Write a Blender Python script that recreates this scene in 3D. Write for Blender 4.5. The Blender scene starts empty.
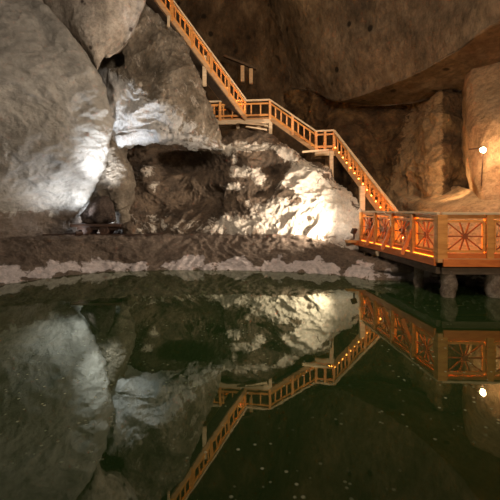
import bpy, bmesh, math, random
import numpy as np
from mathutils import Vector, Matrix
random.seed(5)
SC = bpy.context.scene
COL = SC.collection
F, H, CZ = 380.0, 207.4, 2.19

def P(px, py, d):
    """world point from a sighting (bearing, elevation) at distance d along +Y"""
    return Vector(((px - 250) / F * d, d, CZ + (H - py) / F * d))

# ------------------------------------------------------------------ noise
_rs = np.random.RandomState(11)
_perm = _rs.permutation(256); _perm = np.concatenate([_perm, _perm, _perm])
_grad = _rs.normal(size=(256, 3)); _grad /= np.linalg.norm(_grad, axis=1)[:, None]
def pnoise(p):
    i = np.floor(p).astype(int); f = p - i; i &= 255
    u = f * f * f * (f * (f * 6 - 15) + 10)
    out = 0
    for dx in (0, 1):
        for dy in (0, 1):
            for dz in (0, 1):
                h = _perm[_perm[_perm[(i[:, 0] + dx) & 255] + ((i[:, 1] + dy) & 255)] + ((i[:, 2] + dz) & 255)]
                g = _grad[h]
                dot = (g * (f - np.array([dx, dy, dz]))).sum(1)
                w = (u[:, 0] if dx else 1 - u[:, 0]) * (u[:, 1] if dy else 1 - u[:, 1]) * (u[:, 2] if dz else 1 - u[:, 2])
                out = out + dot * w
    return out * 1.5
def fbm(p, scale=1.0, octs=5, rough=.5, ridged=False):
    a, s, out, tot = 1.0, scale, 0, 0
    for k in range(octs):
        n = pnoise(p * s + 17.3 * k)
        if ridged: n = 1 - 2 * np.abs(n) ** .8 
        out = out + a * n; tot += a; a *= rough; s *= 2.07
    return out / tot

# ------------------------------------------------------------------ object helpers
def tag(o, label=None, cat=None, group=None, kind=None):
    if label: o['label'] = label
    if cat: o['category'] = cat
    if group: o['group'] = group
    if kind: o['kind'] = kind
    return o
def empty(name, loc, label, cat, group=None):
    o = bpy.data.objects.new(name, None); COL.objects.link(o); o.location = loc
    o.empty_display_size = .2
    return tag(o, label, cat, group)
def link(name, me, m, parent=None, smooth=False):
    o = bpy.data.objects.new(name, me); COL.objects.link(o)
    if m: me.materials.append(m)
    if smooth:
        me.polygons.foreach_set('use_smooth', [True] * len(me.polygons))
    if parent:
        o.parent = parent
        o.matrix_parent_inverse = Matrix.Translation(parent.location).inverted()
    return o
class MB:
    """collects shapes in one mesh"""
    def __init__(s): s.bm = bmesh.new()
    def box(s, c, size, rot=None):
        M = Matrix.Translation(c) @ (rot.to_4x4() if rot else Matrix()) @ Matrix.Diagonal((*size, 1))
        bmesh.ops.create_cube(s.bm, size=1, matrix=M); return s
    def bar(s, a, b, w, h, up=Vector((0, 0, 1))):
        a, b = Vector(a), Vector(b); d = (b - a); L = d.length; d.normalize()
        side = d.cross(up)
        if side.length < 1e-4: side = Vector((1, 0, 0))
        side.normalize(); u = side.cross(d)
        R = Matrix((side, d, u)).transposed()
        return s.box((a + b) / 2, (w, L, h), R)
    def tube(s, a, b, r, r2=None, n=12, jit=0):
        a, b = Vector(a), Vector(b); d = b - a
        q = Vector((0, 0, 1)).rotation_difference(d.normalized()).to_matrix().to_4x4()
        bmesh.ops.create_cone(s.bm, cap_ends=True, segments=n, radius1=r, radius2=r if r2 is None else r2,
                              depth=d.length, matrix=Matrix.Translation((a + b) / 2) @ q)
        return s
    def build(s, name, m, parent=None, smooth=False, bevel=0):
        me = bpy.data.meshes.new(name); s.bm.normal_update(); s.bm.to_mesh(me); s.bm.free()
        o = link(name, me, m, parent, smooth)
        if bevel:
            b = o.modifiers.new('bevel', 'BEVEL'); b.width = bevel; b.segments = 2
        return o

def cr(pts, n):
    """Catmull-Rom resample of control array (k, ...) to n points"""
    pts = np.asarray(pts, float); k = len(pts)
    e = np.concatenate([[2 * pts[0] - pts[1]], pts, [2 * pts[-1] - pts[-2]]])
    t = np.linspace(0, k - 1, n); i = np.minimum(t.astype(int), k - 2); f = t - i
    f = f.reshape((-1,) + (1,) * (pts.ndim - 1))
    a, b, c, d = e[i], e[i + 1], e[i + 2], e[i + 3]
    return .5 * (2 * b + (c - a) * f + (2 * a - 5 * b + 4 * c - d) * f * f + (3 * b - a - 3 * c + d) * f ** 3)

def sheet(name, rows, nu, nv, m, disp=.15, scale=.6, ridged=0., world=False, blobs=(), crust=None, seed=0, smooth=True, edgefade=None, thick=0.0, rough=.5, aniso=(1, 1, 1)):
    """rock face lofted through rows of surveyed points, roughened with real displacement"""
    R = []
    for r in rows:
        R.append([tuple(P(*q)) if not world else q for q in r])
    A = np.array(R)                                     # rows, cols, 3
    A = cr(A, nv)                                       # along rows
    A = cr(A.transpose(1, 0, 2), nu).transpose(1, 0, 2)
    S = A.reshape(-1, 3)
    # normals
    du = np.gradient(A, axis=1); dv = np.gradient(A, axis=0)
    N = np.cross(du, dv).reshape(-1, 3); N /= np.maximum(np.linalg.norm(N, axis=1), 1e-6)[:, None]
    cam = np.array([0, 0, CZ]); sg = np.sign(((cam - S) * N).sum(1).mean()); N *= sg
    # blobs: hollows(+)/lumps(-) placed on the face
    for (bx, by, bd, rx, rz, dep) in blobs:
        c = np.array(P(bx, by, bd)); sx, sz = rx / F * bd, rz / F * bd
        q = ((S[:, 0] - c[0]) / sx) ** 2 + ((S[:, 2] - c[2]) / sz) ** 2
        S = S - N * (dep * np.exp(-q * 1.2))[:, None]
    q = S * np.array(aniso) + seed * 7.7
    n = fbm(q, scale, 6, rough)
    if ridged: n = (1 - ridged) * n + ridged * fbm(q + 3 * pnoise(q * .4)[:, None] * .3, scale * 1.3, 6, .55, True)
    S2 = S + N * (disp * n)[:, None]
    me = bpy.data.meshes.new(name)
    idx = np.arange(nu * nv).reshape(nv, nu)
    f = np.stack([idx[:-1, :-1], idx[:-1, 1:], idx[1:, 1:], idx[1:, :-1]], -1).reshape(-1, 4)
    if sg > 0: f = f[:, ::-1] if False else f
    me.from_pydata(S2.tolist(), [], f.tolist()); me.update()
    if crust is not None:
        at = me.attributes.new('crust', 'FLOAT', 'POINT')
        at.data.foreach_set('value', np.clip(crust(S2, n), 0, 1).astype(np.float32))
    o = link(name, me, m, None, smooth)
    return o

# ------------------------------------------------------------------ materials
def newmat(name):
    m = bpy.data.materials.new(name); m.use_nodes = True
    nt = m.node_tree; b = nt.nodes['Principled BSDF']
    return m, nt, b
def ramp(nt, fac, stops):
    r = nt.nodes.new('ShaderNodeValToRGB'); nt.links.new(fac, r.inputs[0])
    e = r.color_ramp.elements
    while len(e) < len(stops): e.new(.5)
    for k, (p, c) in enumerate(stops): e[k].position = p; e[k].color = (*c, 1)
    return r.outputs[0]
def tnoise(nt, scale, detail=8, rough=.6, dist=0, stretch=(1, 1, 1), rot=(0, 0, 0)):
    g = nt.nodes.new('ShaderNodeNewGeometry'); mp = nt.nodes.new('ShaderNodeMapping')
    mp.inputs['Scale'].default_value = stretch; mp.inputs['Rotation'].default_value = rot
    nt.links.new(g.outputs['Position'], mp.inputs[0])
    n = nt.nodes.new('ShaderNodeTexNoise'); n.inputs['Scale'].default_value = scale
    n.inputs['Detail'].default_value = detail; n.inputs['Roughness'].default_value = rough; n.inputs['Distortion'].default_value = dist
    nt.links.new(mp.outputs[0], n.inputs['Vector']); return n.outputs['Fac'], mp.outputs[0]
def mixc(nt, fac, a, b):
    x = nt.nodes.new('ShaderNodeMix'); x.data_type = 'RGBA'
    for s, v in ((0, fac), (6, a), (7, b)):
        if hasattr(v, 'is_linked') or hasattr(v, 'links'): nt.links.new(v, x.inputs[s])
        elif s == 0: x.inputs[0].default_value = v
        else: x.inputs[s].default_value = (*v, 1)
    return x.outputs[2]
def rock(name, c1, c2, c3, scale=.9, bump=.5, rough=.75, stretch=(1, 1, 1), rot=(0, 0, 0), spots=None, crust=None, spec=.3, vein=None, mott=.42):
    m, nt, b = newmat(name)
    f, _ = tnoise(nt, scale, 12, .66, .15, stretch, rot)
    col = ramp(nt, f, [(.32, c1), (.5, c2), (.68, c3)])
    f2, _ = tnoise(nt, scale * 6, 10, .75, 0, stretch, rot)
    dk = ramp(nt, f2, [(.36, (mott,) * 3), (.60, (1.12,) * 3)])
    mul = nt.nodes.new('ShaderNodeMix'); mul.data_type = 'RGBA'; mul.blend_type = 'MULTIPLY'; mul.inputs[0].default_value = .8
    nt.links.new(col, mul.inputs[6]); nt.links.new(dk, mul.inputs[7]); col = mul.outputs[2]
    if vein:
        fv, _ = tnoise(nt, scale * 1.6, 12, .75, 1.5, stretch, rot)
        vm = ramp(nt, fv, [(.56, (0,) * 3), (.62, (1,) * 3)])
        col = mixc(nt, vm, col, vein)
    if spots:
        g = nt.nodes.new('ShaderNodeNewGeometry')
        v = nt.nodes.new('ShaderNodeTexVoronoi'); v.inputs['Scale'].default_value = spots[1]
        nt.links.new(g.outputs['Position'], v.inputs['Vector'])
        sm = ramp(nt, v.outputs['Distance'], [(.10, (1,) * 3), (.17, (0,) * 3)])
        col = mixc(nt, sm, col, spots[0])
    if crust:
        a = nt.nodes.new('ShaderNodeAttribute'); a.attribute_name = 'crust'
        fn, _ = tnoise(nt, 2.2, 12, .72, .8)
        ad = nt.nodes.new('ShaderNodeMath'); ad.operation = 'MULTIPLY_ADD'; nt.links.new(fn, ad.inputs[0]); ad.inputs[1].default_value = 2.3; ad.inputs[2].default_value = -1.15
        ad2 = nt.nodes.new('ShaderNodeMath'); ad2.operation = 'ADD'; nt.links.new(ad.outputs[0], ad2.inputs[0]); nt.links.new(a.outputs['Fac'], ad2.inputs[1])
        msk = ramp(nt, ad2.outputs[0], [(.42, (0,) * 3), (.62, (1,) * 3)])
        cf = ramp(nt, f2, [(.3, tuple(x * .6 for x in crust)), (.6, crust)])
        col = mixc(nt, msk, col, cf)
    nt.links.new(col, b.inputs['Base Color'])
    b.inputs['Roughness'].default_value = rough; b.inputs['Specular IOR Level'].default_value = spec
    fb, _ = tnoise(nt, scale * 3.2, 14, .72, 0, stretch, rot)
    bp = nt.nodes.new('ShaderNodeBump'); bp.inputs['Strength'].default_value = bump; bp.inputs['Distance'].default_value = .30
    nt.links.new(fb, bp.inputs['Height'])
    ff, _ = tnoise(nt, scale * 15, 8, .7, .2, stretch, rot)
    b2 = nt.nodes.new('ShaderNodeBump'); b2.inputs['Strength'].default_value = bump; b2.inputs['Distance'].default_value = .07
    nt.links.new(ff, b2.inputs['Height']); nt.links.new(bp.outputs[0], b2.inputs['Normal']); nt.links.new(b2.outputs[0], b.inputs['Normal'])
    return m
def wood(name, c1, c2, rough=.5, scale=3, spec=.4):
    m, nt, b = newmat(name)
    f, _ = tnoise(nt, scale, 6, .6, .5, (1, 1, 4))
    nt.links.new(ramp(nt, f, [(.3, c1), (.7, c2)]), b.inputs['Base Color'])
    b.inputs['Roughness'].default_value = rough; b.inputs['Specular IOR Level'].default_value = spec
    return m
def emit(name, c, s):
    m, nt, b = newmat(name)
    b.inputs['Base Color'].default_value = (*c, 1); b.inputs['Emission Color'].default_value = (*c, 1); b.inputs['Emission Strength'].default_value = s
    return m

M_left = rock('grey_salt_rock', (.20, .18, .155), (.31, .285, .25), (.44, .41, .37), .45, .8, .62, (1, 1, 1.3), (0, .6, 0), mott=.72, crust=(.17, .13, .10))
M_block = rock('pitted_salt_rock', (.30, .25, .20), (.42, .36, .30), (.55, .48, .41), .8, .5, .7, spots=((.07, .05, .04), 1.7))
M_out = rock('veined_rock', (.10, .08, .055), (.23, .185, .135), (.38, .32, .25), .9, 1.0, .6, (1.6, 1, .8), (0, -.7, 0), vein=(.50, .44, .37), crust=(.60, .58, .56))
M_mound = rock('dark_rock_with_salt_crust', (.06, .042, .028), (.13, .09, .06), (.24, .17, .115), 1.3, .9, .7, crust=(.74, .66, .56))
M_back = rock('brown_rock', (.045, .03, .018), (.12, .082, .048), (.24, .18, .115), .42, 1.0, .75, (1.4, 1, .8), spots=((.02, .015, .01), .75))
M_slab = rock('grey_brown_ceiling_rock', (.075, .058, .040), (.15, .118, .082), (.25, .20, .145), .45, .8, .8, (1.3, 1, .8), spots=((.02, .015, .01), .8))
M_brown = rock('rusty_brown_rock', (.035, .022, .012), (.11, .066, .033), (.23, .15, .07), .6, 1.0, .75, crust=(.34, .24, .14))
M_warm = rock('ochre_salt_rock', (.24, .16, .09), (.36, .25, .15), (.46, .34, .22), .7, .7, .7)
M_bank = rock('trodden_brown_ground', (.13, .09, .065), (.19, .14, .105), (.27, .20, .15), 1.3, 1.0, .8, crust=(.78, .68, .66))
M_sand = rock('sandy_ground', (.28, .19, .11), (.38, .27, .16), (.46, .34, .22), 1.0, .5, .8)
M_boulder = rock('brown_boulder_rock', (.06, .045, .038), (.10, .075, .062), (.15, .11, .09), 2.0, .8, .9, spec=.05)
M_wood = wood('orange_stained_timber', (.46, .17, .035), (.68, .31, .08))
M_palewood = wood('pale_weathered_timber', (.45, .33, .20), (.66, .50, .33), .7)
M_redwood = wood('red_stained_timber', (.42, .09, .018), (.62, .18, .035))
M_stringer = wood('brown_timber', (.30, .16, .07), (.46, .27, .13))
M_spoke = wood('dark_red_timber', (.22, .05, .014), (.32, .085, .022))
M_dark = wood('dark_wet_timber', (.05, .035, .022), (.11, .075, .05), .7)
M_decking = wood('decking_boards', (.36, .17, .06), (.55, .28, .11))
M_pillar = rock('tan_column_rock', (.12, .095, .07), (.26, .21, .155), (.46, .39, .31), 1.0, 1.0, .75)
M_pile = rock('salt_crusted_timber', (.14, .095, .065), (.34, .26, .20), (.66, .57, .48), 3.0, 1., .8)
M_iron = wood('rusty_iron', (.035, .022, .016), (.09, .045, .028), .6)
M_led = emit('amber_led_strip', (1, .36, .045), 60)
M_glowbead = emit('amber_bead_bulb', (1, .42, .08), 14)
M_glow = emit('dim_amber_strip', (1, .30, .02), 5)
M_bead = emit('amber_bead_strip', (1, .44, .075), 75)
M_bulb = emit('warm_lamp_bulb', (1, .60, .30), 540)
M_flood = emit('cold_floodlight_lens', (.9, .95, 1), 20)

# ------------------------------------------------------------------ camera
cam = bpy.data.objects.new('camera', bpy.data.cameras.new('camera')); COL.objects.link(cam)
cam.location = (0, 0, CZ); cam.rotation_euler = (math.pi / 2, 0, 0)
cam.data.sensor_width = 36; cam.data.lens = 36 * F / 500
cam.data.shift_y = -(250 - H) / 500; cam.data.clip_end = 200
SC.camera = cam

# ------------------------------------------------------------------ the cave
S_ = lambda o: tag(o, kind='structure')
def xs(r): return [(a, r[0], b) for a, b in r[1:]]
# left wall
S_(sheet('wall_left', [
    xs([-260, (-900, 4), (-420, 7.5), (-200, 9.5), (-90, 11), (-40, 12), (-5, 12.6), (5, 13.2), (-20, 17)]),
    xs([-120, (-900, 4), (-420, 7.4), (-200, 9.3), (-90, 10.9), (-40, 12), (-10, 12.7), (2, 13.3), (-20, 17)]),
    [(-900, -20, 4), (-420, -20, 7.2), (-200, -20, 9.0), (-90, -15, 10.6), (-20, -12, 11.9), (20, -10, 12.8), (36, -8, 13.4), (10, -8, 17)],
    [(-900, 40, 4), (-420, 40, 7.2), (-200, 40, 8.9), (-90, 38, 10.4), (-10, 36, 11.7), (40, 34, 12.6), (67, 35, 13.4), (45, 35, 17)],
    [(-900, 90, 4), (-420, 90, 7.3), (-200, 88, 9.0), (-90, 85, 10.4), (0, 80, 11.7), (60, 74, 12.7), (97, 73, 13.6), (75, 73, 17)],
    [(-900, 130, 4), (-420, 130, 7.4), (-200, 128, 9.1), (-90, 125, 10.6), (0, 122, 12.0), (70, 115, 13.0), (108, 112, 13.9), (88, 112, 17)],
    [(-900, 160, 4), (-420, 160, 7.5), (-200, 158, 9.3), (-90, 156, 10.8), (0, 152, 12.3), (70, 148, 13.4), (110, 145, 14.3), (85, 145, 17)],
    [(-900, 195, 4), (-420, 190, 7.7), (-200, 186, 9.5), (-90, 182, 11.1), (0, 180, 12.7), (65, 178, 14.0), (99, 178, 14.8), (80, 178, 17.5)],
    [(-900, 250, 4), (-420, 225, 7.6), (-200, 215, 9.5), (-90, 210, 11.2), (0, 208, 12.9), (52, 207, 14.6), (84, 206, 15.4), (68, 206, 18)],
    [(-900, 330, 4), (-420, 262, 7.4), (-200, 248, 9.3), (-90, 242, 11.2), (-5, 232, 12.8), (42, 234, 14.6), (72, 236, 16.0), (60, 236, 18)],
    [(-900, 420, 4), (-420, 300, 7.4), (-200, 268, 9.3), (-90, 256, 11.2), (-5, 250, 12.9), (40, 250, 14.8), (70, 250, 16.2), (60, 250, 18)],
], 300, 240, M_left, disp=.42, scale=.5, ridged=.45, rough=.56, crust=lambda S, n: np.clip((2.35 - S[:, 2]) / .8, 0, .8) * np.clip((-6.3 - S[:, 0]) / .6, 0, 1) + .2 * n, seed=1, aniso=(1, 1, 1.3)))
# overhanging block, wedged above the left wall
o = sheet('hanging_rock', [
    xs([-240, (-70, 16), (-40, 14.4), (0, 13.9), (50, 13.6), (100, 13.8), (130, 14.4), (138, 15.2), (120, 19)]),
    xs([-90, (-50, 16), (-20, 14.4), (20, 13.8), (60, 13.5), (105, 13.7), (136, 14.3), (146, 15.2), (125, 19)]),
    xs([-10, (15, 16), (32, 14.4), (55, 13.8), (80, 13.5), (110, 13.6), (136, 14.3), (144, 15.0), (125, 19)]),
    [(40, 22, 16), (52, 22, 14.5), (68, 20, 13.9), (85, 20, 13.6), (110, 18, 13.7), (131, 18, 14.3), (139, 18, 15.0), (125, 18, 19)],
    [(60, 38, 16), (70, 38, 14.6), (78, 40, 14.1), (90, 40, 13.8), (106, 40, 13.9), (122, 38, 14.4), (131, 37, 15.0), (120, 35, 19)],
    [(78, 52, 16), (82, 54, 14.8), (88, 55, 14.3), (94, 56, 14.0), (102, 53, 14.1), (112, 50, 14.5), (120, 52, 15.0), (115, 45, 19)],
    [(92, 68, 16), (93, 70, 15), (95, 71, 14.6), (97, 72, 14.4), (99, 68, 14.4), (102, 60, 14.6), (106, 54, 15.0), (104, 48, 19)],
    [(92, 60, 19), (93, 60, 18), (95, 60, 18), (97, 60, 18), (98, 58, 18), (100, 52, 18), (103, 48, 18), (102, 45, 19)],
], 200, 200, M_block, disp=.16, scale=.8, seed=2)
tag(o, 'pale pitted rock block overhanging beside the smooth left wall, tapering to a point', 'rock')
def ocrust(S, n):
    # smooth pale salt face on the lower left of the outcrop, light fading to the right painted in
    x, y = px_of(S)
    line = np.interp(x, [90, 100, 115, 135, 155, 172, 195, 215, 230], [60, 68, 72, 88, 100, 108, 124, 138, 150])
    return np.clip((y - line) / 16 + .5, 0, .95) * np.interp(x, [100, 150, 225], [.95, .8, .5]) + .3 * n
def bcolor(S, n):
    # ochre salt wall right of the dark rusty buttress
    x, y = px_of(S)
    a = np.clip((x - 398 + (y - 120) * .25) / 14, 0, 1) * np.clip((446 - x) / 6, 0, 1)
    return a * .75 + .4 * n + .1 * np.clip((y - 150) / 40, 0, 1)
def px_of(S):
    return 250 + S[:, 0] / S[:, 1] * F, H - (S[:, 2] - CZ) / S[:, 1] * F
# sloping outcrop between block and staircase
OUT = [
    [(70, -30, 17.5), (100, -26, 17), (120, -20, 16.8), (135, -12, 16.9), (146, -4, 17.2), (152, 4, 17.8), (150, 2, 20), (140, 0, 24)],
    [(75, 5, 17), (100, 10, 16.4), (122, 12, 16.0), (138, 12, 16.0), (151, 14, 16.3), (162, 19, 17.0), (158, 12, 19), (150, 6, 24)],
    [(80, 30, 16.8), (102, 34, 16.1), (126, 33, 15.6), (148, 32, 15.7), (166, 33, 16.0), (181, 38, 16.9), (176, 34, 19), (165, 20, 24)],
    [(84, 62, 16.6), (108, 64, 15.8), (132, 60, 15.2), (155, 58, 15.2), (174, 58, 15.7), (190, 62, 16.7), (185, 60, 19), (175, 50, 24)],
    [(88, 92, 16.2), (108, 90, 15.2), (135, 88, 14.9), (160, 86, 15.0), (182, 86, 15.6), (199, 88, 16.7), (194, 86, 19), (185, 80, 24)],
    [(92, 118, 16), (110, 115, 15.0), (138, 114, 14.9), (166, 112, 15.0), (190, 112, 15.6), (210, 115, 16.8), (204, 112, 19), (195, 105, 24)],
    [(92, 138, 16.2), (112, 136, 15.2), (140, 130, 15.0), (170, 130, 15.1), (198, 135, 15.8), (221, 143, 16.9), (214, 140, 19), (205, 130, 24)],
    [(94, 152, 16.6), (114, 146, 15.4), (140, 138, 15.2), (170, 138, 15.3), (200, 142, 15.9), (225, 151, 16.9), (218, 152, 19), (205, 140, 24)],
    [(100, 158, 19), (116, 150, 17.4), (142, 140, 17.2), (170, 141, 17.3), (200, 150, 17.8), (222, 157, 18.2), (214, 152, 20), (205, 140, 24)],
]
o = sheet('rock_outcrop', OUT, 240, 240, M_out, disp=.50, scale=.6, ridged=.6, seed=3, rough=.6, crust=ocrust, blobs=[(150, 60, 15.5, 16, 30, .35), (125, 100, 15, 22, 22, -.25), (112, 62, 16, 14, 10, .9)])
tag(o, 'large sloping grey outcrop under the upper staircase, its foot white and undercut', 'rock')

# salt crusted mound
def px_of(S):
    return 250 + S[:, 0] / S[:, 1] * F, H - (S[:, 2] - CZ) / S[:, 1] * F
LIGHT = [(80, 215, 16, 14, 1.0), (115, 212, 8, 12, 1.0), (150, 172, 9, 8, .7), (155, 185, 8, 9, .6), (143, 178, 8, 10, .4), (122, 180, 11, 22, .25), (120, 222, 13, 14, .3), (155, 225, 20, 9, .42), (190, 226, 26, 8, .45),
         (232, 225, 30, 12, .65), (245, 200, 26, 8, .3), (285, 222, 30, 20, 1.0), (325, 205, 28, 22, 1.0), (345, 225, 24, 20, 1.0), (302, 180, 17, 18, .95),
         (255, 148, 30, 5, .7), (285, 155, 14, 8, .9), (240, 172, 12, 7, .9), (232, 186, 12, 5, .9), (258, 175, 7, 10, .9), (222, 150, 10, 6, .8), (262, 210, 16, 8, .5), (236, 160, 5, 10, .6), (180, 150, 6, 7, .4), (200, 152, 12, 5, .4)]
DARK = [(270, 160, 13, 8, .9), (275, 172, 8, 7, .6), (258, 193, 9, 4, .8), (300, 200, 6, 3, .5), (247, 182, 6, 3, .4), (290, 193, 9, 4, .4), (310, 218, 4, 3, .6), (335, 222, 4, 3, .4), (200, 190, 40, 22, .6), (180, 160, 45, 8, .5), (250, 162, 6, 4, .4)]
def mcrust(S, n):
    # where the white salt has crystallised on the dark rock (stays with the rock); shaded hollows also painted darker, lit recess whiter
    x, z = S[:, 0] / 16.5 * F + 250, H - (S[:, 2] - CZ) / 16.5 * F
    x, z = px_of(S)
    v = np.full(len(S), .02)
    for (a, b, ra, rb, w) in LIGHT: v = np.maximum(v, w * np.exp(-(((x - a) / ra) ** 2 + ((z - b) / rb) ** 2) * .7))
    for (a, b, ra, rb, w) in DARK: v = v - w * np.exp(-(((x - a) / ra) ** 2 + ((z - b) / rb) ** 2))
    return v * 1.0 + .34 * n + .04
def mrows():
    crest = [(88, 150, 17.6), (105, 146, 17.4), (125, 140, 17.6), (150, 134, 18.2), (180, 136, 18.8), (205, 140, 19.2), (225, 140, 19.6), (245, 133, 20), (268, 138, 19.8), (300, 160, 18.9), (335, 184, 17.6), (355, 205, 16.6), (368, 225, 16.0)]
    u1 = [(90, 165, 16.6), (106, 163, 16.2), (124, 165, 16.6), (150, 160, 18.0), (180, 160, 18.2), (205, 158, 18.2), (226, 152, 18.0), (246, 146, 18.4), (266, 150, 18.3), (292, 168, 17.6), (322, 188, 16.7), (346, 207, 16.0), (366, 228, 15.7)]
    u2 = [(90, 190, 16.6), (106, 188, 16.4), (126, 190, 16.0), (150, 186, 17.2), (180, 186, 17.6), (205, 184, 17.5), (226, 174, 17.0), (246, 168, 17.2), (264, 174, 17.2), (286, 188, 16.6), (312, 202, 15.9), (338, 214, 15.5), (364, 232, 15.4)]
    sq = lambda row: [(a, b, c if a < 140 else 15.1 + (c - 15.1) * .48) for a, b, c in row]
    crest, u1, u2 = sq(crest), sq(u1), sq(u2)
    u3 = [(90, 215, 16.7), (106, 213, 16.4), (128, 213, 15.6), (150, 210, 16.2), (180, 210, 16.4), (205, 208, 16.3), (226, 204, 16.0), (246, 200, 15.9), (264, 204, 15.9), (284, 210, 15.6), (308, 218, 15.2), (336, 224, 15.0), (364, 236, 15.1)]
    u4 = [(90, 234, 16.6), (106, 234, 16.2), (128, 234, 15.2), (150, 235, 15.3), (180, 235, 15.3), (205, 235, 15.2), (226, 236, 15.1), (246, 236, 15.0), (264, 236, 14.9), (284, 237, 14.8), (308, 238, 14.6), (336, 239, 14.5), (366, 242, 14.6)]
    u5 = [(a, b + 12, c - .2) for a, b, c in u4]
    back = [(a, b + 8, c + 3) for a, b, c in crest]
    return [back, crest, u1, u2, u3, u4, u5]
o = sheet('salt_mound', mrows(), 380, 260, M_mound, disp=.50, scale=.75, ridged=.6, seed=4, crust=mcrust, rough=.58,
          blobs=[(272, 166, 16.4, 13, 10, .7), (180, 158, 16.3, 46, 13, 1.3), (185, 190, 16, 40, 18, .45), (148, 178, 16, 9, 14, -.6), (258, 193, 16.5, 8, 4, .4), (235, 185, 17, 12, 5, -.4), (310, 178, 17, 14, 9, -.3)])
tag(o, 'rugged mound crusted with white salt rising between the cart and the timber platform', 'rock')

o = sheet('rock_arch', [
    [(90, 128, 16.5), (98, 130, 15.4), (106, 134, 15.0), (114, 138, 15.0), (120, 142, 15.4), (124, 146, 16.2), (120, 146, 17.5)],
    [(88, 150, 16.5), (98, 150, 15.3), (108, 150, 14.8), (116, 152, 14.9), (122, 156, 15.3), (126, 162, 16.2), (120, 162, 17.5)],
    [(84, 172, 16.5), (94, 172, 15.3), (106, 172, 14.8), (118, 172, 14.8), (127, 174, 15.2), (132, 178, 16.0), (124, 180, 17.5)],
    [(74, 192, 16.5), (86, 192, 15.5), (100, 191, 14.9), (114, 190, 14.8), (126, 192, 15.1), (133, 196, 15.9), (125, 198, 17.5)],
    [(70, 208, 16.5), (80, 206, 15.6), (95, 200, 15.2), (111, 202, 15.1), (122, 208, 15.1), (129, 212, 15.7), (122, 214, 17.5)],
    [(72, 206, 17.0), (84, 204, 16.6), (97, 199, 16.4), (112, 203, 16.2), (123, 224, 15.3), (130, 226, 15.7), (124, 230, 17.5)],
    [(76, 204, 17.6), (86, 202, 17.4), (99, 200, 17.4), (114, 206, 17.2), (126, 240, 15.5), (134, 242, 15.8), (128, 244, 17.5)],
], 150, 170, M_pillar, disp=.34, scale=1.0, ridged=.6, seed=14, rough=.6)
tag(o, 'rough tan rock column arching over the mine cart beside the bright left wall', 'rock')

# banks of the pond: ledge, lip, brown slope, salt fringe
def bank(xa, lip, wat, z=1.05):
    L = ((xa[0]), )
    return None
cols = [(-500, 300, 430), (-250, 262, 340), (-100, 249, 305), (0, 242, 285), (50, 240.5, 277), (100, 239, 272), (150, 238, 270), (200, 237.5, 269.5), (250, 237.5, 270), (300, 238, 272), (340, 239.5, 275), (372, 243, 279), (410, 246, 281), (460, 249, 284), (560, 254, 292), (800, 280, 340)]
rows = [[], [], [], [], [], [], [], []]
for (x, lp, wp) in cols:
    dl = 1.14 * F / (lp - H); dw = CZ * F / (wp - H)
    X = lambda d: (x - 250) / F * d
    w = dw; zl = float(np.interp(x, [320, 352], [1.05, .42])) - 1.05
    rows[0].append((X(dl) * 1.25, dl + 6.5, 1.1 + zl)); rows[1].append((X(dl) * 1.1, dl + 2.6, 1.05 + zl)); rows[2].append((X(dl + .25), dl + .25, 1.06 + zl)); rows[3].append((X(dl), dl - .05, .98 + zl))
    rows[4].append((X(dl * .5 + w * .5), dl * .5 + w * .5, .52 + zl * .4)); rows[5].append((X(w + .28), w + .28, .20)); rows[6].append((X(w - .05), w - .05, -.03)); rows[7].append((X(w - 1.6), w - 1.6, -.8))
def bcrust(S, n):
    z = S[:, 2]; nn = fbm(S * np.array([1, 1, .6]), 1.1, 5, .6)
    return np.clip(.95 - np.abs(z - .15) / .30 + 2.4 * nn, 0, 1) * (z < .55)
S_(sheet('floor', rows, 520, 150, M_bank, disp=.22, scale=1.5, ridged=.6, rough=.62, world=True, crust=bcrust, seed=6))

# right hand ground rising behind the platform
S_(sheet('floor_right', [
    [(360, 190, 24), (400, 188, 22), (430, 187, 20), (455, 186, 17.5), (478, 190, 14.5), (560, 190, 13), (900, 190, 9)],
    [(378, 198, 21), (405, 196, 19), (430, 194, 18), (455, 193, 16), (480, 197, 13.7), (560, 199, 12), (900, 205, 8.4)],
    [(400, 206, 19), (414, 206, 17.2), (430, 206, 15.6), (455, 206, 14), (480, 207, 12.9), (560, 209, 11.6), (900, 225, 8)],
    [(409, 222, 18.2), (417, 224, 15.8), (432, 226, 14), (455, 229, 12.7), (480, 233, 12.1), (560, 236, 11.2), (900, 260, 7.6)],
    [(411, 235, 17.8), (418, 243, 15), (432, 248, 13.2), (455, 252, 12.2), (480, 253, 11.8), (560, 256, 10.9), (900, 290, 7.4)],
    [(411, 260, 17.4), (418, 266, 14), (432, 275, 12.6), (455, 290, 11.7), (480, 295, 11.2), (560, 300, 10.4), (900, 350, 7.1)],
], 220, 120, M_sand, disp=.10, scale=1.1, seed=7))

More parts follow.
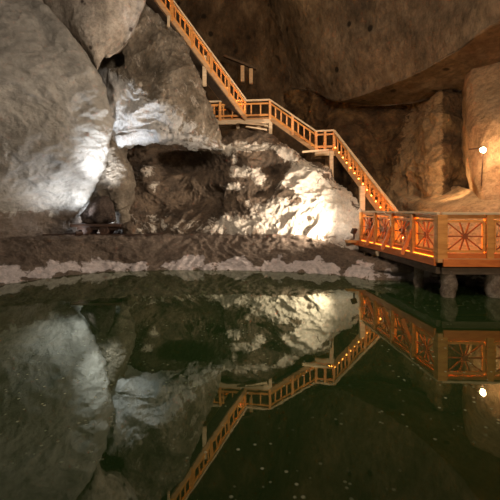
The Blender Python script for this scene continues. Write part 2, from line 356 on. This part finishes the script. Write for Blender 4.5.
# main back wall
S_(sheet('wall_back', [
    xs([-330, (60, 27), (150, 27), (210, 26.5), (262, 26.5), (285, 25), (330, 25), (420, 24), (520, 22), (900, 16)]),
    xs([-100, (60, 27), (150, 27), (210, 26.5), (262, 26.6), (285, 25.2), (330, 25), (420, 24), (520, 22), (900, 16)]),
    xs([0, (60, 27), (150, 27), (205, 26.5), (262, 26.8), (285, 25.2), (330, 25), (420, 24), (520, 22), (900, 16)]),
    xs([70, (60, 27), (150, 27), (200, 26.8), (262, 27.2), (295, 26.2), (330, 25.6), (420, 24.4), (520, 22), (900, 16)]),
    xs([130, (60, 27), (150, 27), (200, 26.8), (262, 27), (300, 26.4), (330, 25.4), (420, 24), (520, 22), (900, 16)]),
    xs([200, (60, 25), (150, 25), (200, 25), (262, 25), (300, 25), (330, 24.4), (420, 23.5), (520, 22), (900, 16)]),
    xs([250, (60, 24), (150, 24), (200, 24), (262, 24), (300, 24), (330, 24), (420, 23), (520, 21), (900, 16)]),
], 260, 200, M_back, disp=.8, scale=.35, ridged=.4, seed=8, rough=.56))
# lower rocks behind the staircase (bulging buttress)
o = sheet('rock_buttress', [
    [(282, 92, 27), (310, 88, 25), (340, 85, 24.5), (380, 84, 24), (415, 84, 22.5), (445, 80, 20), (475, 78, 19), (520, 75, 19)],
    [(292, 112, 26.5), (318, 108, 24.6), (345, 108, 23.6), (380, 108, 23.2), (415, 110, 22.0), (440, 108, 18.6), (460, 106, 18.8), (500, 105, 19)],
    [(300, 135, 26), (325, 132, 24), (352, 135, 22.2), (378, 135, 22.6), (410, 135, 21.0), (438, 134, 17.8), (460, 132, 18.2), (500, 130, 18)],
    [(305, 160, 25.5), (330, 158, 23.6), (355, 158, 21.4), (380, 160, 22.0), (410, 162, 19.4), (438, 160, 17.0), (460, 160, 17.4), (500, 158, 17)],
    [(310, 185, 25), (335, 184, 23.2), (358, 184, 21), (384, 184, 21), (410, 184, 18.8), (438, 184, 17), (456, 184, 17.8), (500, 184, 16)],
    [(315, 215, 24.5), (338, 214, 22.8), (360, 214, 20.4), (384, 214, 19.6), (410, 212, 18.2), (438, 212, 16.4), (456, 212, 16.8), (500, 212, 15)],
    [(315, 245, 24), (338, 245, 22.4), (360, 245, 20), (384, 245, 19), (410, 245, 18), (438, 245, 16), (456, 245, 16), (500, 245, 15)],
], 240, 200, M_brown, disp=.85, scale=.42, ridged=.4, seed=9, rough=.58, crust=bcolor)
tag(o, 'rusty brown rock buttress behind the lower staircase', 'rock')
# ceiling slab sweeping down
cr1 = [(285, 84, 27), (295, 88, 26), (312, 90, 24.5), (342, 99, 22), (402, 80, 18.6), (455, 52, 15.6), (530, 13, 12.4), (900, -60, 9)]
cr2 = [(290, 90, 27.5), (300, 92, 26.2), (316, 96, 25), (348, 104, 23.6), (402, 104, 21.6), (450, 93, 19.4), (530, 66, 15.8), (900, -20, 10.4)]
up = lambda r, dy, dd: [(a, b + dy, c + dd) for a, b, c in r]
S_(sheet('ceiling', [
    xs([-700, (150, 6), (190, 6), (260, 5), (330, 5), (400, 5), (470, 5), (540, 5), (900, 5)]),
    xs([-300, (170, 17), (220, 16), (300, 14), (340, 12.5), (400, 11.5), (470, 10.5), (540, 9.5), (900, 7)]),
    [(225, -100, 25), (260, -100, 22), (300, -100, 19), (340, -100, 17), (400, -100, 15), (470, -95, 13.3), (540, -90, 11.3), (900, -90, 8)],
    [(262, -10, 27), (275, -5, 25), (300, 0, 22), (340, 0, 20), (400, -5, 17.2), (470, -20, 14.6), (540, -40, 12), (900, -80, 8.5)],
    [(274, 45, 27), (285, 50, 26), (302, 52, 23.6), (338, 56, 21.2), (400, 44, 18.0), (460, 20, 15.2), (532, -14, 12.2), (900, -72, 8.8)],
    up(cr1, -3, 0), cr1, up(cr1, 2, .25), up(cr2, -2, -.1), cr2, up(cr2, -1, .8),
    [(290, 86, 28), (300, 88, 27.5), (316, 90, 27), (348, 96, 26.5), (402, 94, 25.5), (450, 82, 24), (530, 46, 22), (900, -35, 17)],
], 280, 300, M_slab, disp=.22, scale=.5, ridged=.3, seed=10, rough=.58))
# near right wall carrying the lamp
S_(sheet('wall_right', [
    xs([-60, (466, 28), (474, 25), (480, 23), (520, 22), (600, 20), (900, 18)]),
    [(456, 40, 26), (464, 40, 21), (472, 40, 18), (520, 36, 16), (600, 30, 14), (900, 0, 12)],
    xs([80, (458, 24), (463, 19.5), (470, 16.6), (510, 15), (600, 13), (900, 9)]),
    xs([120, (460, 22), (464, 17.5), (470, 15.2), (505, 13.4), (600, 11.6), (900, 8)]),
    xs([160, (460, 20), (465, 16.5), (471, 14.6), (505, 13.2), (600, 11.6), (900, 8)]),
    [(466, 190, 24), (470, 190, 18), (475, 190, 14.2), (505, 192, 13.0), (600, 194, 11.4), (900, 205, 8)],
    [(466, 215, 24), (470, 215, 18), (475, 215, 14), (505, 217, 12.7), (600, 222, 11.2), (900, 260, 8)],
], 160, 180, M_warm, disp=.20, scale=.8, ridged=.3, seed=12, rough=.55))

# ------------------------------------------------------------------ water
def water_mat():
    m, nt, b = newmat('dark_green_brine')
    nt.nodes.remove(b); out = nt.nodes['Material Output']
    dif = nt.nodes.new('ShaderNodeBsdfDiffuse'); gl = nt.nodes.new('ShaderNodeBsdfGlossy')
    gl.inputs['Roughness'].default_value = .02; gl.inputs['Color'].default_value = (.88, .92, .80, 1)
    fn, vec = tnoise(nt, 1.0, 3, .5, 0, (1.5, .9, 1))
    # floating salt flakes
    v = nt.nodes.new('ShaderNodeTexVoronoi'); v.inputs['Scale'].default_value = 5.5
    g = nt.nodes.new('ShaderNodeNewGeometry'); mp = nt.nodes.new('ShaderNodeMapping'); mp.inputs['Scale'].default_value = (1.5, 1.5, 1)
    nt.links.new(g.outputs['Position'], mp.inputs[0]); nt.links.new(mp.outputs[0], v.inputs['Vector'])
    fl = ramp(nt, v.outputs['Distance'], [(.09, (1,) * 3), (.17, (0,) * 3)])
    pn, _ = tnoise(nt, .55, 3, .5, 0)
    patch = ramp(nt, pn, [(.42, (0,) * 3), (.60, (.5,) * 3)])
    mu = nt.nodes.new('ShaderNodeMath'); mu.operation = 'MULTIPLY'; nt.links.new(fl, mu.inputs[0]); nt.links.new(patch, mu.inputs[1])
    nt.links.new(mixc(nt, mu.outputs[0], (.014, .029, .008), (.5, .5, .34)), dif.inputs['Color'])
    lw = nt.nodes.new('ShaderNodeFresnel'); lw.inputs['IOR'].default_value = 2.1
    inv = nt.nodes.new('ShaderNodeMath'); inv.operation = 'SUBTRACT'; inv.inputs[0].default_value = 1.0; nt.links.new(mu.outputs[0], inv.inputs[1])
    m2 = nt.nodes.new('ShaderNodeMath'); m2.operation = 'MULTIPLY'; nt.links.new(lw.outputs[0], m2.inputs[0]); nt.links.new(inv.outputs[0], m2.inputs[1])
    bp = nt.nodes.new('ShaderNodeBump'); bp.inputs['Strength'].default_value = .05; bp.inputs['Distance'].default_value = .012
    fr, _ = tnoise(nt, 2.2, 3, .5, 0)
    nt.links.new(fr, bp.inputs['Height']); nt.links.new(bp.outputs[0], gl.inputs['Normal'])
    mx = nt.nodes.new('ShaderNodeMixShader'); nt.links.new(m2.outputs[0], mx.inputs[0]); nt.links.new(dif.outputs[0], mx.inputs[1]); nt.links.new(gl.outputs[0], mx.inputs[2])
    nt.links.new(mx.outputs[0], out.inputs['Surface']); return m
bm = bmesh.new(); bmesh.ops.create_grid(bm, x_segments=4, y_segments=4, size=1, matrix=Matrix.Translation((0, 6, 0)) @ Matrix.Diagonal((17, 9, 1, 1)))
me = bpy.data.meshes.new('pond_water'); bm.to_mesh(me); bm.free()
o = link('pond_water', me, water_mat()); tag(o, 'still dark green brine of the cave pond mirroring the rocks and stairs', 'water', kind='stuff')

# ------------------------------------------------------------------ stairs
UP = Vector((0, 0, 1))
def railing(root, a, b, side_posts=(True, True), sp=.30, pale=True, hh=.82, led=False, boards=False):
    """railing along a..b (floor points)"""
    d = (b - a); L = d.length
    hr = M_palewood if pale else M_wood
    MB().bar(a + UP * hh, b + UP * hh, .13, .07).build('handrail', hr, root, bevel=.01)
    MB().bar(a + UP * (hh - .16), b + UP * (hh - .16), .05, .07).build('upper_rail', M_wood, root)
    MB().bar(a + UP * .12, b + UP * .12, .05, .09).build('lower_rail', M_wood, root)
    n = max(2, int(L / 1.25 + .5))
    for k in range(n + 1):
        if (k == 0 and not side_posts[0]) or (k == n and not side_posts[1]): continue
        p = a.lerp(b, k / n); MB().bar(p - UP * .1, p + UP * hh, .11, .11, Vector((0, 1, 0))).build('post', M_wood, root)
    if not boards:
        m = max(2, int(L / sp))
        for k in range(1, m):
            p = a.lerp(b, k / m); MB().bar(p + UP * .12, p + UP * (hh - .16), .06, .035, Vector((0, 1, 0))).build('baluster', M_wood, root)
    if led:
        h = Vector((d.x, d.y, 0)).normalized(); ins = Vector((-h.y, h.x, 0)) * .05
        if ins.y < 0: ins = -ins
        MB().bar(a + ins + UP * .10, b + ins + UP * .10, .02, .03).build('light_strip', M_bead, root)
def flight(name, a, b, w, label, group='staircase flights'):
    """a lower, b upper: centreline floor points"""
    root = empty(name, a, label, 'staircase', group)
    d = b - a; h = Vector((d.x, d.y, 0)); side = Vector((-h.y, h.x, 0)).normalized() * (w / 2)
    n = int(round(d.z / .185))
    for k in range(n):
        c = a.lerp(b, (k + .5) / n); dr = h.normalized()
        R = Matrix((side.normalized(), dr, UP)).transposed()
        MB().box(c - UP * .02, (w - .06, h.length / n * 1.1, .045), R).build('tread', M_decking, root)
    for s in (-1, 1):
        MB().bar(a + side * s - UP * .08, b + side * s - UP * .04, .06, .17).build('stringer', M_stringer, root)
    ns = 1 if (side.y < 0) else -1
    railing(root, a + side * ns, b + side * ns, side_posts=(False, False), led=True)
    MB().bar(a - UP * .20, b - UP * .20, w - .08, .03).build('shade_board', M_dark, root)  # dark board added to keep strip light off the underside
    return root
def landing(name, pts, label, rails, supports, cat='landing', thick=.08):
    root = empty(name, pts[0], label, cat)
    bm = bmesh.new(); vs = [bm.verts.new(p) for p in pts]; f = bm.faces.new(vs)
    r = bmesh.ops.extrude_face_region(bm, geom=[f]); bmesh.ops.translate(bm, verts=[v for v in r['geom'] if isinstance(v, bmesh.types.BMVert)], vec=(0, 0, -thick))
    bmesh.ops.recalc_face_normals(bm, faces=bm.faces)
    me = bpy.data.meshes.new('decking'); bm.to_mesh(me); bm.free(); link('decking', me, M_decking, root)
    for k in range(len(pts)):
        p, q = Vector(pts[k]), Vector(pts[(k + 1) % len(pts)])
        MB().bar(p - UP * .18, q - UP * .18, .09, .2).build('beam', M_palewood, root)
    for (a, b, led, sp) in rails: railing(root, a, b, led=led, sp=sp, boards=sp == 0)
    for (t, bt) in supports: MB().bar(bt, t, .17, .17, Vector((0, 1, 0))).build('support_post', M_palewood, root, bevel=.015)
    return root

zA, zB, zD = 6.38, 4.76, .95
A1 = P(270, 118, 17.7); A1.z = zA
A0 = P(246, 118, 17.8); A0.z = zA
B0 = P(316, 149, 16.9); B0.z = zB
B1 = P(334, 149, 16.75); B1.z = zB
D0 = Vector((5.72, 14.25, zD))
W = .75
# middle flight
def off(a, b, s):
    h = Vector((b.x - a.x, b.y - a.y, 0)); return Vector((-h.y, h.x, 0)).normalized() * s
# near rails follow the sighted lines; centreline lies half a width behind
o1 = off(A1, B0, W / 2)
flight('stair_flight', B0 + o1, A1 + o1, W, 'short middle timber flight joining the long upper platform to the small square landing')
T0 = P(163, 7, 15.9)
T1 = A0 + (T0 - A0) * 1.35
o2 = off(A0, T1, -W / 2)
flight('stair_flight', A0 + o2, T1 + o2, W, 'long upper timber flight climbing left past the grey outcrop to the top edge')
o3 = off(B1, D0, W / 2)
flight('stair_flight', D0 + o3, B1 + o3, W, 'lower timber flight with bead lights descending to the deck behind the railing')
fl = [o for o in COL.objects if o.name.startswith('stair_flight')][-1]
sd = off(B1, D0, W)
for k in range(14):
    p = (B1 + (D0 - B1) * ((k + .5) / 16)) + UP * .17 - sd.normalized() * (.04 if sd.y > 0 else -.04)
    bm = bmesh.new(); bmesh.ops.create_uvsphere(bm, u_segments=10, v_segments=6, radius=.024, matrix=Matrix.Translation(p)); me = bpy.data.meshes.new('bead_light'); bm.to_mesh(me); bm.free(); link('bead_light', me, M_glowbead, fl, True)
# platforms
AL = P(196, 118, 18.1); AL.z = zA
back = Vector((0, 1.0, 0))
landing('stair_platform', [AL, A1, A1 + back, AL + back], 'long narrow timber platform at the foot of the upper flight', [(AL, A1, False, .42), (AL + back, A1 + back + Vector((-1.4, 0, 0)), False, .42)],
        [(A1 - UP * .1 + Vector((.02, .05, 0)), A1 - UP * .9 + Vector((.02, .05, 0))), (A0 + Vector((.6, .05, -.1)), A0 + Vector((.6, .05, -.85))), (AL + Vector((.8, .1, 0)), AL + Vector((.8, .1, -2.4))), (AL + Vector((2, .1, 0)), AL + Vector((2, .1, -2)))])
landing('stair_platform', [B0, B1, B1 + back * 1.1, B0 + back * 1.1], 'small square timber landing on a tall post between middle and lower flights', [(B0, B1, True, 0)],
        [(B1 + Vector((-.12, .05, -.1)), B1 + Vector((-.10, .05, -1.7))), (B1 + Vector((-.12, .9, -.1)), B1 + Vector((-.12, .9, -2.4)))])
def post(px, y0, y1, d, w, label, mat=M_palewood):
    a, b = P(px, y0, d), P(px, y1, d)
    o = MB().bar(b, a, w, w, Vector((0, 1, 0))).build('support_post', mat, None, bevel=.012); tag(o, label, 'post', 'staircase supports'); return o
post(362, 186, 216, 15.35, .2, 'squared timber post carrying the lower flight just above the railing')
post(204.5, 56, 86, 16.9, .17, 'squared timber post under the upper flight beside the outcrop')
post(242.5, 66, 82, 25.2, .24, 'timber prop under the slanting beam behind the upper flight, left one of a pair')
post(251, 69, 84, 25.2, .24, 'timber prop under the slanting beam behind the upper flight, right one of a pair')
tag(MB().bar(P(224, 56, 25.2), P(256, 69, 25.2), .3, .14).build('timber_beam', M_dark), 'dark slanting beam on the back wall behind the upper flight', 'beam')
post(168.5, 16, 27, 15.9, .1, 'thin timber post standing on the outcrop below the stair top')
post(228, 87, 102, 17.7, .13, 'timber post under the foot of the upper flight')
# timber planks lying under the platform
for (a, b, lab) in ((P(237, 123, 17.5), P(268, 126, 17.3), 'upper loose pale plank lying under the long platform'), (P(246, 127, 17.2), P(267, 130, 17.1), 'lower loose pale plank lying under the long platform'), (P(302, 152, 16.4), P(328, 150, 16.4), 'pale plank lying against the mound below the small landing')):
    tag(MB().bar(a, b, .22, .07).build('timber_plank', M_palewood, None, bevel=.01), lab, 'plank', 'loose planks')

# ------------------------------------------------------------------ viewing platform
E0 = Vector((4.22, 14.3, zD)); E1 = Vector((4.66, 9.3, zD)); E2 = Vector((11.6, 9.05, zD))
plat = empty('viewing_platform', E1, 'orange-lit timber viewing platform on salt-crusted piles over the pond', 'platform')
pts = [Vector((3.55, 14.9, zD)), Vector((3.65, 14.2, zD)), E0 + Vector((-.12, 0, 0)), E1 + Vector((-.12, -.12, 0)), E2 + Vector((0, -.12, 0)), Vector((11.6, 11.2, zD)), Vector((7.4, 13.0, zD)), Vector((6.9, 15.2, zD)), Vector((5.4, 15.6, zD)), Vector((4.0, 15.3, zD))]
bm = bmesh.new(); f = bm.faces.new([bm.verts.new(p) for p in pts]); r = bmesh.ops.extrude_face_region(bm, geom=[f])
bmesh.ops.translate(bm, verts=[v for v in r['geom'] if isinstance(v, bmesh.types.BMVert)], vec=(0, 0, -.09)); bmesh.ops.recalc_face_normals(bm, faces=bm.faces)
me = bpy.data.meshes.new('decking'); bm.to_mesh(me); bm.free(); link('decking', me, M_decking, plat)
for a, b in ((Vector((3.62, 14.9, zD)), E0), (E0, E1), (E1, E2)):
    dn = (b - a).normalized(); out = Vector((dn.y, -dn.x, 0))
    if out.y > .5 or out.x > .5: out = -out
    MB().bar(a + out * .14 - UP * .10, b + out * .14 - UP * .10, .06, .17).build('fascia_board', M_redwood, plat)
    MB().bar(a + out * .02 - UP * .30, b + out * .02 - UP * .30, .16, .16).build('beam', M_dark, plat)
for k in range(5):
    y = 9.9 + k * 1.0; MB().bar((4.7, y, zD - .2), (9.5, y, zD - .2), .14, .18).build('joist', M_dark, plat)
def panel(a, b):
    """one sunburst panel between floor points a and b"""
    d = (b - a); L = d.length; u = d.normalized(); g = .13
    q = lambda t, z: a + u * (g + (L - 2 * g) * t) + UP * z
    z0, z1 = .17, .90
    root = MB().bar(q(0, z0), q(1, z0), .05, .06).bar(q(0, z1), q(1, z1), .05, .06).bar(q(0, z0), q(0, z1), .05, .06, Vector((0, 1, 0)) if abs(u.x) > .5 else Vector((1, 0, 0))).bar(q(1, z0), q(1, z1), .05, .06, Vector((0, 1, 0)) if abs(u.x) > .5 else Vector((1, 0, 0))).build('panel_frame', M_wood, plat)
    nrm = Vector((u.y, -u.x, 0)); c = q(.5, (z0 + z1) / 2)
    ts = [(0, .0), (0, .5), (0, 1), (.36, 1), (.64, 1), (1, 1), (1, .5), (1, 0), (.64, 0), (.36, 0)]
    for (t, z) in ts:
        s = MB().bar(c, q(t, z0 + (z1 - z0) * z), .03, .035, nrm).build('spoke', M_spoke, plat)
        s.parent = root
    hb = MB().tube(c - nrm * .035, c + nrm * .035, .07, n=16).build('hub', M_spoke, plat); hb.parent = root
    root.matrix_parent_inverse = Matrix.Translation(plat.location).inverted()
def dpost(p, w=.16, hh=1.06, m=M_wood):
    MB().box(p + UP * (hh / 2 - .05), (w, w, hh + .1)).build('post', m, plat, bevel=.012)
for a, b, n, first in ((E0, E1, 4, 0), (E1, E2, 6, 1)):
    for k in range(n):
        panel(a.lerp(b, k / n), a.lerp(b, (k + 1) / n))
    for k in range(first, n + 1):
        p = a.lerp(b, k / n)
        dpost(p, .24 if (k == n and n == 4) else .17, m=M_wood)
        if n == 4 and 0 < k < 4:   # raking brace outside the post
            MB().bar(p + Vector((-.34, 0, -.06)), p + Vector((-.06, 0, .62)), .09, .10, Vector((0, 1, 0))).build('brace', M_redwood, plat)
    MB().bar(a + UP * 1.09, b + UP * 1.09, .19, .06).build('handrail', M_palewood, plat, bevel=.01)
    MB().bar(a + UP * 1.01, b + UP * 1.01, .07, .09).build('upper_rail', M_wood, plat)
    MB().bar(a + UP * .06, b + UP * .06, .06, .12).build('lower_rail', M_redwood, plat)
    dn = (b - a).normalized(); ins = Vector((-dn.y, dn.x, 0))
    MB().bar(a + ins * .06 + UP * .06, b + ins * .06 + UP * .06, .03, .03).build('light_strip', M_led, plat)
    MB().bar(a + ins * .06 + UP * 1.0, b + ins * .06 + UP * 1.0, .03, .03).build('light_strip', M_led, plat)
    if a == E0: MB().bar(a - ins * .045 + UP * .008, b - ins * .045 + UP * .008, .02, .015).build('light_strip', M_glow, plat)
# piles
def pile(x, y, r, crusty=True):
    bm = bmesh.new(); n, mrow = 18, 26; V = []
    for j in range(mrow):
        z = -.7 + (zD - .3 + .7) * j / (mrow - 1); ring = []
        for i in range(n):
            t = 2 * math.pi * i / n
            ring.append((x + r * math.cos(t), y + r * math.sin(t), z))
        V.append(ring)
    A = np.array(V).reshape(-1, 3); nn = fbm(A, 3.5, 4, .6)
    k = np.exp(-((A[:, 2] - .25) / .38) ** 2) * (.22 if crusty else .1)
    c = np.array([x, y, 0]); D = (A - c); D[:, 2] = 0
    A = A + D * (k * (1 + 1.6 * nn) + .15 * nn)[:, None]
    me = bpy.data.meshes.new('pile'); idx = np.arange(n * mrow).reshape(mrow, n); fs = []
    for j in range(mrow - 1):
        for i in range(n): fs.append((idx[j, i], idx[j, (i + 1) % n], idx[j + 1, (i + 1) % n], idx[j + 1, i]))
    me.from_pydata(A.tolist(), [], [tuple(int(v) for v in f) for f in fs]); link('pile', me, M_pile if crusty else M_dark, plat, True)
for (px, d, r, c) in ((448.5, 9.35, .15, 1), (495, 9.35, .17, 1), (419, 10.5, .11, 1), (470, 10.6, .11, 0), (437, 11.2, .1, 0), (400, 12.0, .10, 1), (387, 13.0, .10, 1), (480, 11.4, .1, 0), (560, 9.3, .15, 1)):
    pile((px - 250) / F * d, d, r, c)
for (px, d) in ((366, 13.9), (374, 13.3), (386, 12.7)):
    MB().bar(P(px, 262, d) - UP * .5, Vector(((px - 250) / F * d, d, zD - .1)), .13, .13, Vector((0, 1, 0))).build('trestle_post', M_palewood, plat)
for a, b in ((P(388, 250, 12.6), P(376, 254, 12.6)), (P(419, 268, 10.5), P(448, 268, 9.6))):
    MB().bar(a, b, .12, .14).build('cross_beam', M_palewood if a.y > 12 else M_dark, plat)

# ------------------------------------------------------------------ mine cart and its rock
zc = 1.15
cart = empty('mine_cart', P(98, 235, 15.2), 'low rusty flat mine cart on the shore ledge carrying a brown boulder', 'cart')
cc = Vector(((100 - 250) / F * 14.9, 14.9, zc))
bx = lambda x0, x1, y0, y1, z0, z1: MB().box(cc + Vector(((x0 + x1) / 2, (y0 + y1) / 2, (z0 + z1) / 2)), (x1 - x0, y1 - y0, z1 - z0))
bx(-1.0, .95, -.4, .4, .30, .40).build('platform_bed', M_iron, cart, bevel=.015)
bx(-.75, .75, -.32, -.25, .18, .30).build('side_beam', M_iron, cart); bx(-.75, .75, .25, .32, .18, .30).build('side_beam', M_iron, cart)
bx(-1.12, -1.0, -.12, .12, .26, .40).build('buffer', M_iron, cart, bevel=.02); bx(.95, 1.07, -.12, .12, .26, .40).build('buffer', M_iron, cart, bevel=.02)
for x in (-.38, .28):
    MB().tube(cc + Vector((x, -.33, .17)), cc + Vector((x, .33, .17)), .03).build('axle', M_iron, cart)
    for s in (-1, 1):
        w = MB(); w.tube(cc + Vector((x, s * .30, .17)), cc + Vector((x, s * .37, .17)), .17, n=24); w.tube(cc + Vector((x, s * .27, .17)), cc + Vector((x, s * .30, .17)), .20, n=24); w.tube(cc + Vector((x, s * .37, .17)), cc + Vector((x, s * .41, .17)), .06, n=12)
        w.build('wheel', M_iron, cart)
for s in (-.33, .33):
    r_ = MB().bar(cc + Vector((-2.2, s, -.01)), cc + Vector((2.4, s, -.01)), .05, .05).build('cart_rail', M_iron); tag(r_, 'rusty narrow rail under the mine cart, %s one' % ('nearer' if s < 0 else 'farther'), 'rail', 'cart rails')
def boulder(name, c, size, m, label, seed, cat='rock', shape=None):
    bm = bmesh.new(); bmesh.ops.create_icosphere(bm, subdivisions=5, radius=1)
    A = np.array([v.co for v in bm.verts])
    A = A * (1 + .55 * fbm(A + seed, .9, 5, .55))[:, None]
    if shape: A = shape(A)
    A[:, 2] = np.maximum(A[:, 2], -.85)
    A = A * np.array(size)
    for v, p in zip(bm.verts, A): v.co = p
    me = bpy.data.meshes.new(name); bm.to_mesh(me); bm.free(); o = link(name, me, m, None, True); o.location = c; tag(o, label, cat); return o
def hump(A):
    A = A.copy(); t = (A[:, 2] + 1) / 2
    A[:, 0] = A[:, 0] * (1.25 - .75 * np.clip(t, 0, 1)) + .30 * t; return A
boulder('boulder', cc + Vector((-.08, 0, .40 + .85 * .56)), (.68, .42, .56), M_boulder, 'brown boulder resting on the bed of the mine cart', 3, shape=hump)
boulder('boulder', P(129, 229, 14.75), (.26, .24, .28), M_mound, 'dark rounded stone on the ledge just right of the mine cart', 9)

# ------------------------------------------------------------------ lamps as objects
lp = P(483, 150, 13.05)
lamp = empty('wall_lamp', lp, 'glowing warm lamp on the ochre rock wall above the platform', 'lamp')
bm = bmesh.new(); bmesh.ops.create_uvsphere(bm, u_segments=20, v_segments=12, radius=.085, matrix=Matrix.Translation(lp)); me = bpy.data.meshes.new('bulb'); bm.to_mesh(me); bm.free(); link('bulb', me, M_bulb, lamp, True)
MB().tube(lp + Vector((0, .05, .08)), lp + Vector((.05, .9, .16)), .025).build('bracket', M_iron, lamp)
MB().bar(lp + Vector((.2, .3, .1)), lp + Vector((.24, .5, -1.2)), .03, .03).build('cable', M_iron, lamp)
def flood(p, aim, label):
    r = empty('floodlight', p, label, 'lamp'); R = (aim - p).to_track_quat('Y', 'Z').to_matrix()
    MB().box(p, (.26, .10, .20), R).build('housing', M_iron, r, bevel=.01)
    MB().box(p + R @ Vector((0, .0455, 0)), (.22, .01, .16), R).build('lens', M_flood, r)
    MB().bar(p - UP * .1, p - UP * .3, .05, .05).build('stand', M_iron, r)
fl1 = P(354, 231, 14.2); fl2 = P(79, 234, 14.3)
flood(fl1, P(300, 200, 16), 'small floodlight on the ledge at the left end of the viewing platform')
flood(fl2, P(70, 190, 15.6), 'small floodlight on the ledge behind the mine cart')

# ------------------------------------------------------------------ lights
def light(kind, name, loc, col, e, aim=None, size=.2, angle=90, blend=.6):
    L = bpy.data.lights.new(name, kind); L.energy = e; L.color = col
    if kind == 'AREA': L.size = size
    else: L.shadow_soft_size = size
    if kind == 'SPOT': L.spot_size = math.radians(angle); L.spot_blend = blend
    o = bpy.data.objects.new(name, L); COL.objects.link(o); o.location = loc
    if aim is not None: o.rotation_euler = (Vector(aim) - Vector(loc)).to_track_quat('-Z', 'Y').to_euler()
    return o
WARM = (1, .60, .28); AMB = (1, .45, .10); COLD = (.86, .92, 1)
light('SPOT', 'flood_glow', P(353, 222, 14.0), (1, .86, .70), 60, aim=P(330, 195, 16), size=.1, angle=150, blend=1)
light('SPOT', 'flood_beam', P(350, 226, 13.4), (1, .84, .66), 2400, aim=P(215, 175, 16.2), size=.12, angle=120, blend=1)
light('SPOT', 'cart_flood_glow', P(90, 222, 14.2), COLD, 380, aim=P(52, 164, 14.3), size=.08, angle=104, blend=1)
light('SPOT', 'cart_flood_beam', P(96, 222, 13.4), COLD, 2200, aim=P(122, 92, 15), size=.12, angle=62, blend=1)
light('AREA', 'left_fill', (2.5, 5, 9), (1, .86, .70), 900, aim=(-4, 14, 5), size=1.6)  # unseen soft source, placed to graze the left wall
light('AREA', 'right_fill', (5, 9.5, 9.6), (1, .66, .38), 310, aim=(6, 22, 7), size=1.0)  # unseen fill, added for even warm light on the back wall
light('AREA', 'near_fill', (5.5, 2.5, 3.2), (1, .74, .48), 150, aim=(5.2, 10, .8), size=.6)  # added front fill brightening piles and deck edge, its source unseen
light('AREA', 'high_fill', (1, 19, 15), WARM, 110, aim=(0, 26, 11), size=1)  # unseen warm fill for the upper back wall
light('SPOT', 'path_fill', P(452, 190, 14.6), WARM, 260, aim=P(452, 165, 18), size=.1, angle=140, blend=1)  # added light for the sand and dark niche, without a fixture
light('POINT', 'niche_fill', P(98, 219, 15.8), COLD, 55, size=.08)  # small added light brightening the recess behind the boulder

w = bpy.data.worlds.new('cave_air'); SC.world = w; w.use_nodes = True
w.node_tree.nodes['Background'].inputs[0].default_value = (1, .78, .55, 1); w.node_tree.nodes['Background'].inputs[1].default_value = .02
vs = SC.view_settings; vs.view_transform = 'Standard'; vs.look = 'None'; vs.gamma = 1; vs.use_curve_mapping = False; vs.exposure = 0
